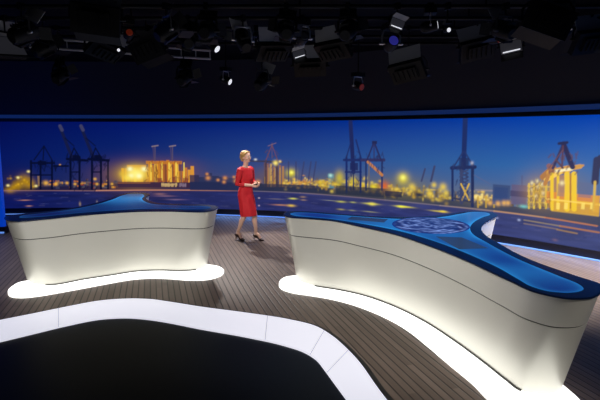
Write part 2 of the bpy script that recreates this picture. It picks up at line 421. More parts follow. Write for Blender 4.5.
# containers along the left quay
for k in range(70):
    x = R.uniform(38, 116); y = R.uniform(180, 187)
    rc(x, y, x+R.uniform(1.5, 4), y+R.uniform(1, 2.4), R.choice([(190, 110, 40), (140, 60, 40), (60, 60, 90), (210, 150, 60), (40, 50, 80), (90, 90, 100), (30, 34, 74)]), .7)
rc(38, 176, 39.5, 186, (220, 170, 60), .3)
for x, y, r in [(46, 183, 2.6), (56, 184, 2), (67, 183, 1.6), (75, 184, 1.5), (95, 179, 1.6), (97, 184, 1.5), (112, 184, 1.4), (60, 165, 1)]: blob(x, y, r, r, (240, 180, 70), .9)
def legs(xs, y0, y1, c=DK, w=1.6):
    for x in xs: ln((x, y0), (x, y1), w, c)
# cranes, left
legs([31, 40.5, 52], 161, 189, w=1.7); ln((31, 163), (54, 163), 1.6, DK); ln((31, 175), (52, 175), 1, DK)
ln((34, 160), (44, 146), .8, DK); ln((44, 146), (52, 160), .8, DK); ln((44, 146), (43, 160), .8, DK); rc(38, 161, 46, 165, DK); ln((54, 166), (68, 166), 1.6, DK)
for bx, lx in ((60, 71), (81, 92.5)):
    ln((bx, 127), (lx+2, 160), 2.8, (20, 26, 66)); ln((bx, 126), (bx+2, 130), 3, (60, 60, 96))
    legs([lx-.5, lx+8.5], 157, 189, w=1.9); ln((lx-4, 159), (lx+16, 160.5), 2.2, DK); rc(lx+2, 155, lx+8, 160, DK)
    ln((lx+3, 148), (lx-1, 158), .9, DK); ln((lx+3, 148), (lx+9, 158), .9, DK); ln((lx+3, 146), (bx+5, 138), .6, DK); ln((lx-.5, 172), (lx+8.5, 172), 1, DK)
legs([108], 160, 189, w=1.5)
# power station glow and the lit ship
for x in range(122, 192, 3):
    h = R.uniform(160, 172) if x > 145 else R.uniform(166, 172)
    rc(x, h, x+R.uniform(1.6, 3), 183, R.choice([(236, 160, 30), (214, 130, 24), (250, 190, 50), (150, 84, 40), (190, 110, 36)]), .8)
rc(146, 161, 182, 164, (196, 120, 36), .8); rc(127, 165, 146, 168, (230, 150, 40), .7)
blob(136, 174, 15, 10, (255, 214, 60), .95); blob(136, 174, 8, 7, (255, 244, 130), 1)
for x, y in [(130, 169), (144, 169), (131, 176), (139, 176)]: blob(x, y, 2.8, 2.8, (255, 255, 190), 1)
blob(122, 174, 3, 4, (220, 180, 60), .8); blob(128, 178, 5, 4, (255, 230, 90), .8)
for x in (151, 162, 169, 176, 184): ln((x, 163), (x, 180), 1.4, (255, 226, 90), .8)
for x in (156, 166, 173, 180): ln((x, 165), (x, 182), 1.1, (110, 50, 40), .7)
for x in (155, 172.5): ln((x, 146), (x, 161), 1.2, (96, 80, 96), .8); ln((x-3, 146.5), (x+3, 145.5), 1.4, (150, 130, 130), .7); ln((x-2, 147), (x-1, 160), .6, (90, 70, 90), .7)
for x, y in ((157, 178), (172, 177), (183, 178)): rc(x, y, x+5, y+5, (120, 50, 50), .7)
rc(118, 182.5, 197, 187.5, (58, 38, 64), .95); ln((118, 183), (150, 183), 1, (180, 110, 40), .6)
ln((4, 190.6), (96, 190.8), .9, (150, 110, 110), .8); ln((96, 190.6), (250, 190.8), 1.2, (206, 140, 110), .9)
# name painted on the ship
FONT = {'H': '101101111101101', 'a': '000011101101011', 'm': '000110111111101', 'b': '100100110101110', 'u': '000101101101011', 'r': '000101110100100', 'g': '011101011001110', 'S': '011100010001110', 'U': '101000101101011', 'd': '001001011101011', ' ': '0'*15}
uA = wall_uv(161.5, 183); uB = wall_uv(186, 183); txt = 'Hamburg SUd'; cw = (uB[0]-uA[0])/len(txt)
for n, ch in enumerate(txt):
    for k, bit in enumerate(FONT[ch]):
        if bit == '1':
            cx, cy = k % 3, k//3; u0 = uA[0]+n*cw+cx*cw*.29; v0 = uA[1]-.01-cy*.015
            s = region(u0, u0+cw*.29, v0-.015, v0, 0); IMG[s] = IMG[s]*.5+.5*np.array(lin(196, 164, 110) if n < 7 else lin(130, 110, 130))
# city blocks
for x0, x1, y0 in [(190, 199, 175), (199, 205, 177), (205, 212, 173), (212, 219, 176), (219, 228, 177), (228, 236, 178), (236, 246, 180), (246, 256, 181)]:
    rc(x0, y0, x1, 190, R.choice([(40, 48, 84), (52, 56, 88), (46, 44, 76)]), .9)
rc(190, 183, 262, 190, (34, 42, 80), .9)
for x, y, r in [(208, 178, 2.4), (207, 174, 1.6), (218, 180, 1.6), (225, 178, 2.2), (224, 182, 1.8), (234, 177, 1.5), (258, 182, 2.6), (236, 181, 2.4), (247, 178, 2)]: blob(x, y, r, r, (226, 150, 80), .85)
# lit tower and crane in the middle
for x in range(264, 284, 3): rc(x, R.uniform(160, 168), x+2, 187, R.choice([(196, 136, 50), (170, 110, 50), (220, 170, 70), (100, 74, 70)]), .6)
legs([266, 277], 160, 187, (70, 50, 60), 1.1)
ln((272, 145), (266, 160), 1, (110, 70, 90)); ln((272, 145), (277.5, 160), 1, (110, 70, 90)); ln((272, 143), (272, 158), .7, (110, 80, 90)); ln((251, 161), (282, 162), 1.4, (56, 56, 84)); ln((268, 146), (276, 143), .7, (130, 100, 110))
blob(275.5, 163, 2.6, 2.8, (255, 230, 120), 1); blob(280, 161.5, 1.4, 1.4, (255, 220, 140), .9); blob(255.5, 159.5, 1.5, 1.2, (220, 220, 220), .9)
for x in (269, 275, 280): ln((x, 168), (x, 184), .9, (240, 196, 80), .45)
for k in range(90):
    x = R.uniform(284, 332); blob(x, R.gauss(183, 2.2), R.uniform(.8, 2.2), R.uniform(.7, 1.8), R.choice([(246, 196, 70), (220, 150, 50), (250, 220, 110), (110, 80, 60), (190, 150, 60)]), .7)
blob(291, 173, 5, 5, (216, 200, 30), .9); blob(291.5, 172.5, 2, 2, (255, 250, 110), 1)
for x in (288.5, 296, 302, 309, 314): ln((x+(2 if x > 297 else 0), 162), (x-(1 if x > 297 else 0), 181), 1.1, (56, 62, 104), .85)
rc(254, 186.5, 332, 190, (38, 46, 72), .8)
# teal block, yellow piles
rc(328, 174, 334, 188, (80, 130, 150), .9); blob(330.5, 175.5, 2, 2, (190, 236, 220), .9)
for k in range(170):
    x = R.uniform(318, 394); yb = 186+max(0, (x-340))*.08
    blob(x, R.gauss(yb-2, 2.6), R.uniform(.8, 2.2), R.uniform(.8, 2), R.choice([(226, 190, 50), (196, 150, 40), (246, 216, 80), (100, 90, 60), (160, 130, 50)]), .6)
blob(339.5, 178, 4.5, 7.5, (206, 186, 50), .85); blob(353.5, 181, 3.6, 5, (220, 196, 50), .85); blob(373.5, 187, 3.6, 3.6, (240, 214, 40), .9)
blob(384.5, 186.5, 4.6, 5, (214, 92, 52), .95)
# two ship-to-shore cranes in the middle
ln((350.5, 122), (353.5, 172), 3.6, (30, 40, 92)); legs([346.5, 360.5], 158, 192, (26, 44, 106), 1.8); ln((344, 160), (365, 160), 2, (30, 44, 100)); ln((345.5, 172), (361, 172), 1.2, (30, 44, 100))
ln((351, 142), (345.5, 160), .9, (30, 44, 100)); ln((356, 140), (361.5, 160), 1.2, (30, 44, 100)); rc(350, 163, 358, 170, (30, 40, 90), .9); legs([353.5], 172, 190, (40, 50, 90), 1)
legs([366, 382], 160, 190, (34, 50, 100), 1.5); ln((362, 160), (384, 160), 2.4, (50, 50, 96)); ln((374, 142), (367, 160), 1.1, (40, 44, 90)); ln((374, 142), (381, 160), 1.3, (40, 44, 90)); rc(372, 141, 377, 144, (34, 40, 84)); ln((374, 144), (374, 158), .8, (50, 50, 96))
ln((368, 162), (382, 175), 3, (204, 130, 60), .85); legs([369], 164, 188, (110, 100, 100), 1.2)
rc(336, 189.5, 398, 194, (36, 44, 66), .8)
# right of the middle
blob(391, 190, 6, 5, (190, 150, 80), .6)
for k in range(120):
    x = R.uniform(392, 450); yb = 190+(x-392)*.11
    blob(x, R.gauss(yb, 3), R.uniform(.8, 2.4), R.uniform(.8, 2.2), R.choice([(226, 190, 60), (200, 156, 50), (246, 216, 90), (120, 100, 60), (170, 140, 60)]), .55)
blob(403, 178.5, 6, 6, (220, 200, 50), .9); blob(403, 177.5, 2.8, 2.8, (255, 250, 120), 1)
for x, y, r in [(412, 187, 3.6), (434, 185, 2.6), (443, 187, 3.6), (430, 194, 3.2), (446, 193, 3)]: blob(x, y, r, r, (236, 206, 80), .85)
ln((425, 169), (421.5, 181), 1.2, (60, 66, 104)); ln((434.5, 166.5), (431, 181), 1.5, (60, 66, 104))
rc(385, 192, 402, 196, (40, 42, 66), .9); blob(419, 195, 6, 3.2, (44, 48, 66), 1)
for k in range(90):
    x = R.uniform(472, 500); blob(x, R.gauss(197+(x-472)*.06, 3), R.uniform(.8, 2.2), R.uniform(.7, 1.6), R.choice([(246, 206, 90), (226, 176, 70), (255, 230, 140), (130, 100, 80)]), .7)
ln((476, 190), (497, 191), 1.4, (150, 140, 150), .7)
for x in (478, 486, 494): ln((x, 197), (x, 207), 1.6, (200, 160, 60), .8)
# tall crane with the raised boom
ln((465.3, 118), (463.5, 168), 3.6, (30, 46, 100)); legs([452.5], 167, 200, (34, 48, 96), 1.7); legs([472.5], 165, 206, (34, 46, 90), 2.2); legs([461.5], 168, 203, (60, 66, 100), 2.2); ln((451.5, 168), (475, 167), 2.4, (34, 46, 92))
ln((463, 152), (453, 168), .9, (40, 54, 104)); ln((465, 152), (473, 166), .9, (40, 54, 104)); ln((452.5, 198), (472, 202), 1.2, (50, 56, 84))
for k in range(8): ln((460, 170+k*3.6), (468, 173+k*3.6), .8, (60, 70, 110)); ln((468, 170+k*3.6), (460, 173+k*3.6), .8, (60, 70, 110))
rc(459, 158, 469, 166, (34, 46, 92), .8); blob(472, 163, 1.6, 1.6, (190, 190, 210), .8)
ln((461, 184), (469, 200), 1.4, (220, 180, 70)); ln((469, 184), (462, 200), 1.4, (220, 180, 70)); ln((474, 175), (490, 184), .6, (90, 100, 140))
# dark sheds
rc(492, 185.5, 510.5, 204, (58, 78, 122), 1); rc(494, 188, 508, 198, (48, 70, 120), .9); rc(510.5, 185.5, 527, 204, (92, 88, 126), .95); rc(510, 192, 530, 196, (60, 60, 100), .8)
for x, y in [(504, 203), (498, 203.5), (490, 203), (508, 203)]: blob(x, y, 2.6, 2.2, (240, 180, 90), .9)
blob(524, 206.5, 5, 1.5, (110, 200, 200), .9)
ln((522, 176), (522, 186), .9, (70, 84, 130))
# yellow lit terminal at the right
for k in range(150):
    x = R.uniform(527, 549); rc(x, R.uniform(180+max(0, 540-x)*.5, 206), x+R.uniform(1, 2.4), R.uniform(186, 208), R.choice([(240, 204, 60), (216, 170, 40), (250, 226, 110), (150, 120, 70), (190, 150, 50), (120, 110, 90)]), .35)
for x in (529, 534, 540, 546): ln((x, 184), (x, 208), 1.6, (250, 214, 70), .85)
for y in (186, 191, 196, 202): ln((528, y), (552, y+1), 1.1, (240, 204, 90), .7)
for x, y in [(532, 183), (537, 181), (531, 190), (538, 187), (542, 184), (536, 196), (543, 193)]: blob(x, y, 1.7, 1.7, (255, 250, 200), .9)
rc(548, 176, 577, 208, (206, 140, 60), .5); blob(538, 192, 16, 12, (200, 150, 60), .6)
rc(546, 196, 600, 203, (226, 140, 60), .9); rc(552, 203, 600, 211, (240, 190, 50), .85); rc(552, 206, 600, 210.5, (190, 130, 60), .5)
ln((543, 177), (553, 168), 5, (176, 120, 70)); ln((550, 173), (568, 169), 5.5, (216, 160, 76)); ln((566, 169), (580, 166.5), 3.4, (216, 160, 76)); ln((572, 168), (583, 165.5), 1.6, (206, 150, 80)); ln((546, 180), (560, 172), 3.4, (250, 206, 100)); ln((556, 171), (572, 169), 2.2, (255, 240, 190)); ln((545, 184), (550, 172), 3, (190, 130, 70))
ln((549, 166), (552, 172), 4, (150, 96, 80), .8)
for x, w_ in [(552, 2.6), (558, 2), (567, 4), (574, 4)]: ln((x, 174), (x, 209), w_, (246, 204, 50), .95)
ln((570.5, 174), (570.5, 208), 1, (180, 120, 40)); rc(557, 184, 565, 196, (170, 130, 110), .8); blob(562, 183, 2.6, 2, (255, 240, 180), .8)
ln((563.5, 144), (553, 168), 1.6, (56, 54, 92)); ln((563.5, 144), (572.5, 167), 3, (44, 44, 84)); ln((563, 146), (562, 168), .9, (90, 60, 80)); ln((559, 143.5), (567, 142.5), 1.6, (40, 44, 84)); ln((556, 160), (563, 168), 1, (90, 66, 80)); ln((563, 150), (549, 168), .7, (110, 76, 90))
rc(578, 183, 592, 197, (96, 104, 140), .5); ln((547, 199), (600, 205), 1, (255, 220, 110), .8)
for x in (556, 564, 581, 590): rc(x, 203, x+4, 209, (255, 226, 110), .8)
ln((597, 160), (595, 182), 4, (44, 50, 88)); ln((601, 158), (597, 166), 4, (44, 50, 88)); ln((595, 182), (593.5, 210), 1.8, (216, 180, 80)); rc(593, 196, 600, 212, (226, 170, 60), .7)
for (x0, x1, y0, y1, c, n) in [(31, 66, 160, 168, DK, 26), (67, 80, 152, 166, DK, 22), (88, 110, 152, 166, DK, 30), (71, 108, 168, 188, DK, 14), (346, 361, 150, 186, (34, 44, 92), 26), (365, 383, 150, 172, (40, 46, 92), 20), (453, 473, 160, 200, (42, 54, 96), 34), (548, 578, 150, 172, (96, 70, 84), 22), (266, 278, 150, 184, (90, 66, 80), 20), (146, 190, 160, 180, (120, 66, 40), 40), (528, 550, 178, 206, (120, 90, 60), 40)]:
    for k in range(n):
        x = R.uniform(x0, x1); y = R.uniform(y0, y1); a = R.uniform(-2.5, 2.5); ln((x, y), (x+a, y+R.uniform(1.5, 5)), R.uniform(.4, .9), c, .6)
for k in range(260):                                 # ripples
    x = R.uniform(8, 598); y0 = float(np.interp(x, [4, 180, 300, 385, 440, 494, 545, 599], [192, 192, 195, 202, 207.5, 213, 219.5, 228])); y = y0+R.uniform(.5, 24)
    w_ = R.uniform(1.5, 7); ln((x, y), (x+w_, y+w_*(.02 if x < 300 else .09)), .5, R.choice([(70, 76, 128), (56, 60, 116), (90, 90, 130), (26, 30, 80)]), .4)
# quay line and reflections on the water
qp = [(250, 191), (300, 193), (385, 200), (440, 205.5), (494, 211), (545, 217.5), (597, 226)]
for a, b, c in zip(qp, qp[1:], [(110, 100, 120), (120, 104, 120), (120, 110, 124), (150, 130, 130), (200, 150, 110), (196, 124, 80)]): ln(a, b, 1.1, c, .9)
for x, y, rx, ry, c in [(25, 200.2, 6, .6, (190, 130, 110)), (29, 206, 3, .6, (200, 140, 120)), (30, 211.5, 3, .8, (230, 180, 170)), (80, 204, 1, 2.6, (150, 130, 110)), (97, 202, .9, 2, (120, 110, 120)), (165, 196, 10, .9, (130, 96, 120)), (176, 199.5, 10, .8, (120, 96, 130)), (160, 194, 6, 1.2, (140, 100, 110)),
    (276, 199, 8, .5, (120, 110, 110)), (293, 198.6, 4, .9, (220, 216, 90)), (291, 205.6, 4, 1.3, (240, 200, 70)), (281, 205, 9, .8, (190, 130, 90)), (303, 197, 3, 1, (150, 120, 100)), (303.5, 200, 3, .7, (160, 130, 110)), (259, 198, 1, .8, (200, 180, 200)), (259, 205.6, .9, .8, (200, 170, 200)),
    (330, 200.5, 8, .4, (140, 140, 130)), (341, 201.7, 5, 1, (190, 186, 90)), (353, 202.3, 3.4, .8, (170, 170, 100)), (371, 203.8, 8, .9, (226, 216, 90)), (372, 204, 3.5, 1.6, (240, 226, 90)), (341, 209.4, 4, .9, (160, 150, 90)), (352, 210.4, 4, .7, (140, 140, 110)), (370, 211.8, 8, .6, (150, 146, 110)),
    (404, 206.7, 9, .8, (250, 236, 60)), (401, 206.6, 4, 1.1, (255, 250, 70)), (438, 211.2, 9, .7, (210, 190, 80)), (443, 211.5, 4, 1, (250, 220, 60)), (497, 218, 1.6, .9, (150, 160, 210)), (519, 220, 1.6, 1, (170, 180, 220)), (555, 240, 3, 1.2, (110, 90, 120))]:
    blob(x, y, rx, ry, c, .9)
ln((524, 220), (560, 226), .9, (160, 140, 108), .8); ln((560, 226), (599, 232.5), 1.2, (190, 124, 66), .8); ln((524, 223.5), (557, 229), .9, (140, 120, 110), .8); ln((557, 229.5), (577, 233.5), 1.1, (170, 132, 80), .75)

vw = thing('video_wall', 'long curved video wall showing a harbour with cranes at blue dusk', 'screen', (0, 0, 0))
us = UU[0]; sl = np.array(SL); front = wall_off(.0)
xs = np.interp(us, sl, [p.x for p in WL]); ys = np.interp(us, sl, [p.y for p in WL])
nv, nu = NV+1, NU+1
co = np.stack([np.tile(xs, (nv, 1)), np.tile(ys, (nv, 1)), VV], -1).reshape(-1, 3).astype(np.float32)
idx = np.arange(nv*nu).reshape(nv, nu); fc = np.stack([idx[:-1, :-1], idx[:-1, 1:], idx[1:, 1:], idx[1:, :-1]], -1).reshape(-1)
me = bpy.data.meshes.new('screen'); me.vertices.add(nv*nu); me.vertices.foreach_set('co', co.ravel())
nf = (nv-1)*(nu-1); me.loops.add(nf*4); me.loops.foreach_set('vertex_index', fc.astype(np.int32)); me.polygons.add(nf)
me.polygons.foreach_set('loop_start', np.arange(0, nf*4, 4, dtype=np.int32)); me.update(calc_edges=True)
ca = me.color_attributes.new('picture', 'FLOAT_COLOR', 'POINT')
ca.data.foreach_set('color', np.concatenate([np.clip(IMG, 0, 1), np.ones((nv, nu, 1))], -1).reshape(-1).astype(np.float32))
me.materials.append(M['picture']); so_ = bpy.data.objects.new('screen', me); C.objects.link(so_); so_.parent = vw
bm = bmesh.new(); wall_band(bm, -.07, -.01, .02, 2.525); obj('back_panel', bm, M['frame'], vw)
bm = bmesh.new(); wall_band(bm, -.008, .05, .02, Z0); obj('base', bm, M['frame'], vw)
bm = bmesh.new(); wall_band(bm, -.008, .03, Z1, 2.505); obj('frame', bm, M['frame'], vw)
bm = bmesh.new(); wall_band(bm, -.07, .0, 2.53, 2.62); obj('painted_glow_band', bm, M['trim'], vw)  # fascia band, the blue light on it put in as emission
bm = bmesh.new(); wall_band(bm, .05, .13, .001, .012); obj('painted_glow_band', bm, M['bluestrip'], vw)  # blue spill on the floor painted as an emissive band

for k in range(60, len(WL)-14, 9):                     # blue light strips along the foot of the wall
    q = wall_off(.09)[k]; n_ = (wall_off(1.0)[k]-WL[k]).normalized(); tt = (WL[k+1]-WL[k-1]).normalized()
    l = area('blue_foot_light', q+Vector((0, 0, .13)), q+n_*.35, 2.6, 1.3, .03, (.22, .42, 1))
    zl = (q-(q+n_*.35)+Vector((0, 0, .13))).normalized(); M3 = Matrix((tt, zl.cross(tt), zl)).transposed(); l.rotation_euler = M3.to_euler()

# ---------------------------------------------------------------- presenter desks
ZT, ZS, ZB = .97, .70, .03
def blue_colour(p, d, hub, dim, reach):
    n = noise.noise(Vector((p.x*1.6, p.y*1.6, 5)))
    r = math.hypot(p.x-hub.x, p.y-hub.y); e = math.exp(-d/.03)
    k = max(0, min(1, .85*math.exp(-(r/reach)**2)*(.6+.6*e)+dim*(.34*e+.12+.3*n)))
    return tuple(np.array(lin(9, 40*dim**.5, 114*dim**.4))*(1-k)+np.array(lin(44, 152, 228))*k)
def swirl_colour(p, d, c):
    v = Vector((p.x-c.x, p.y-c.y, 0)); a = math.atan2(v.y, v.x); r = v.length
    n = noise.noise(Vector((math.cos(a+r*5)*3, math.sin(a+r*5)*3, r*14)))
    n2 = noise.noise(Vector((p.x*22, p.y*22, 2)))
    k = max(0, min(1, .27+n*1.15+n2*.6))
    c0 = np.array(lin(12, 16, 74)); c1 = np.array(lin(128, 152, 216))
    if d < .03: return lin(10, 30, 100)
    return tuple(c0*(1-k**1.6)+c1*k**1.6)
def make_desk(label, top_ctrl, bot_px, plinth_ctrl, panel_px, slot_px, insets, hub):
    """top_ctrl: outline pixels; bot_px: for each control point a pixel on the base plane, or None for a hidden stretch"""
    t = thing('presenter_desk', label, 'desk', group='presenter desks with glowing bases')
    T = [at(x, y, ZT) for x, y in top_ctrl]
    auto = offset(T, -.17)
    B = []
    for q, a in zip(bot_px, auto): B.append((Vector((q[1], q[2], ZB)) if q[0] == 'w' else at(q[0], q[1], ZB)) if q else Vector((a.x, a.y, ZB)))
    Tc = catmull(T, 8); Bc = catmull(B, 8)
    cx = sum((p for p in Tc), Vector())/len(Tc)
    k = (ZT-ZS)/(ZT-ZB)
    def lev(z): q = (ZT-z)/(ZT-ZB); return [Vector((a.x+(b.x-a.x)*q, a.y+(b.y-a.y)*q, z)) for a, b in zip(Tc, Bc)]
    bm = bmesh.new(); loft(bm, [lev(ZS+.006), lev(ZT-.013)], cap_last=True, cap_first=True); obj('upper_body', bm, M['body'], t, smooth='edge')
    bm = bmesh.new(); loft(bm, [lev(ZB+.004), lev(.2), lev(.45), lev(ZS-.006)], cap_last=True); obj('lower_body', bm, M['body'], t, smooth='edge')
    bm = bmesh.new(); loft(bm, [offset(lev(ZS-.006), -.008), offset(lev(ZS+.006), -.008)]); obj('joint_line', bm, M['line'], t)
    # glass top
    r0 = offset(Tc, .012)
    bm = bmesh.new(); loft(bm, [lift(Tc, ZT-.012), lift(r0, ZT-.010), lift(r0, ZT-.003), lift(Tc, ZT)], cap_last=True, cap_first=True); obj('desk_top', bm, M['rim'], t)
    # glowing base
    PL = catmull([at(c[1], c[2], .02) if c[0] == 'p' else Vector((c[1], c[2], .02)) for c in plinth_ctrl], 8)
    bm = bmesh.new(); loft(bm, [lift(PL, .001), lift(PL, .022), lift(offset(PL, -.012), .03)], cap_last=True); obj('glowing_base', bm, M['plinth'], t)
    # dark slot along the foot of the front
    S = Bc[int(slot_px[0]*8):int(slot_px[1]*8)+1]
    bm = bmesh.new(); loft(bm, [lift(side(S, -.014), .0305), lift(side(S, -.014), .042), lift(side(S, .014), .042), lift(side(S, .014), .0305)], closed=False)
    obj('foot_slot', bm, M['line'], t)
    pan = catmull([at(x, y, ZT+.003) for x, y in panel_px], 6)
    picture_plate('glow_panel', pan, ZT+.003, lambda p, d: blue_colour(p, d, *hub), M['bluetop'], t, .045)
    for kind, pts in insets:
        q = [at(x, y, ZT+.006) for x, y in pts]
        if kind == 'swirl':
            q = catmull(q, 6); c = sum(q, Vector())/len(q)
            d = picture_plate('round_display', q, ZT+.006, lambda p, dd: swirl_colour(p, dd, c), M['display'], t, .022)
            d['label'] = 'round display of dark blue swirling pattern'
        else:
            bm = bmesh.new(); loft(bm, [lift(q, ZT+.0035), lift(q, ZT+.006)], cap_last=True); obj('inset_screen', bm, M['greyglass'], t)
    return t
Rt = [(284.5, 213.5), (290, 217), (303, 217.8), (330, 220), (360, 226), (390, 232.5), (430, 245.5), (470, 261.5), (510, 279.8), (540, 292.4), (568, 297.6), (588, 297.2), (600, 291), (600, 284), (575, 275.5), (550, 267), (530, 259.5), (510, 250), (498, 243), (486, 236), (480.5, 229.5), (483, 223.5), (491, 218.5), (496.5, 214.5), (490, 211.8), (474, 210.6), (460, 212), (440, 215), (420, 216.6), (400, 216.8), (380, 216.4), (350, 214.6), (330, 212.9), (305, 211.1), (290, 211)]
Rb = [(297, 277), (301, 281.5), (315, 286), (338, 289.8), (362, 295), (388, 303.8), (424, 321), (455, 341), (490, 367), (507, 380.5), (522, 391), (546, 394), (562, 387), ('w', 2.18, 4.12), ('w', 2.09, 4.34), ('w', 2.02, 4.58)]+[None]*19
Rp = [('p', 297, 275.5), ('p', 286, 277), ('p', 279, 283), ('p', 282, 288.5), ('p', 294, 292.3), ('p', 310, 294.6), ('p', 330, 298), ('p', 350, 303), ('p', 370, 310), ('p', 390, 319), ('p', 410, 331), ('p', 427.5, 345), ('p', 450, 364), ('p', 473, 383), ('w', 1.52, 3.72), ('w', 1.66, 3.46), ('w', 2.0, 3.4), ('w', 2.2, 3.62), ('w', 2.22, 3.98), ('w', 2.1, 4.5), ('w', 2.06, 5.2), ('w', 2.1, 5.9), ('w', 2.4, 6.55), ('w', 2.72, 7.0), ('w', 2.72, 7.3), ('w', 2.4, 7.25), ('w', 1.9, 6.95), ('w', 1.1, 6.9), ('w', .5, 7.15), ('w', .15, 7.35)]
Rpan = [(290.5, 213.6), (296, 215.8), (310, 217), (330, 218.8), (350, 221.6), (370, 225), (400, 231), (420, 236.5), (440, 243), (460, 250.5), (480, 259), (500, 268.5), (519, 279.5), (532, 286.5), (548, 291), (565, 292.6), (577, 291.8), (583.5, 289), (580, 285), (560, 276.5), (540, 268.4), (520, 260), (502, 251), (485, 241.5), (474, 235), (470, 228.5), (474, 222), (483, 217), (490, 214.2), (486, 212.6), (474, 212), (462, 213.6), (445, 216.6), (425, 218.6), (400, 219), (380, 218), (350, 215.8), (330, 214.4), (305, 212.6), (295, 212.6)]
circ = [(431+39*math.cos(a), 225.6+8.2*math.sin(a)+1.6*math.cos(a)) for a in [k*PI/8 for k in range(16)]]
desk_r = make_desk('larger curved champagne-metal presenter desk at the right with swirling round display in blue top', Rt, Rb, Rp, Rpan,
    (2, 10),
    [('swirl', circ), ('grey', [(352, 216.4), (388, 219), (384, 222.4), (347, 219.2)]), ('grey', [(436, 236.4), (462, 237.4), (488, 248), (459, 249)])], (at(437, 222, ZT), 1, .85))
Lt = [(6, 219), (18, 220.8), (40, 219.2), (80, 215), (110, 212.6), (140, 211), (170, 210.8), (190, 211.4), (206, 211.4), (217, 208.3), (214.5, 205.5), (205, 204.4), (188, 204), (170, 203.6), (156, 202.4), (147.5, 200), (145.5, 197.5), (149.5, 194.8), (144, 192.8), (130, 192.7), (121, 194), (110, 198.6), (90, 204), (60, 209.8), (30, 213), (11, 215)]
Lb = [(29, 281), (37, 284.6), (52, 285), (84, 279.4), (112, 275.2), (136, 271.5), (161, 270.4), (181, 271), (196, 269.8), (207, 265)]+[None]*16
Lp = [('p', 29, 280.5), ('p', 20, 282.3), ('p', 12, 286.3), ('p', 7.8, 291.8), ('p', 12, 296), ('p', 22, 296.8), ('p', 40, 295), ('p', 60, 291.6), ('p', 80, 288), ('p', 110, 282.4), ('p', 130, 279), ('p', 150, 277.4), ('p', 170, 278), ('p', 190, 279.4), ('p', 209, 278.6), ('p', 220, 275.4), ('p', 224, 270.8), ('p', 219, 266.6), ('p', 208, 264.6), ('w', -1.75, 8.1), ('w', -2.3, 8.15), ('w', -2.7, 8.6), ('w', -2.85, 9.2), ('w', -3.2, 9.5), ('w', -3.3, 9.0), ('w', -3.4, 8.2), ('w', -3.65, 7.6), ('w', -3.9, 7.25)]
Lpan = [(20, 217.6), (40, 216.8), (60, 214.8), (85, 212.4), (110, 210.6), (140, 209), (170, 208.8), (190, 209.4), (205, 209), (211, 207.6), (207, 206.3), (190, 205.8), (170, 205.2), (154, 204.2), (145, 201.6), (142, 198.6), (144, 195.4), (140, 193.8), (131, 193.9), (124, 195.2), (113, 199.4), (94, 205), (66, 210.3), (38, 213.8), (22, 215.6)]
desk_l = make_desk('smaller curved champagne-metal presenter desk at the left with plain blue lit top', Lt, Lb, Lp, Lpan,
    (1.7, 8), [], (at(134, 199, ZT), .35, .62))

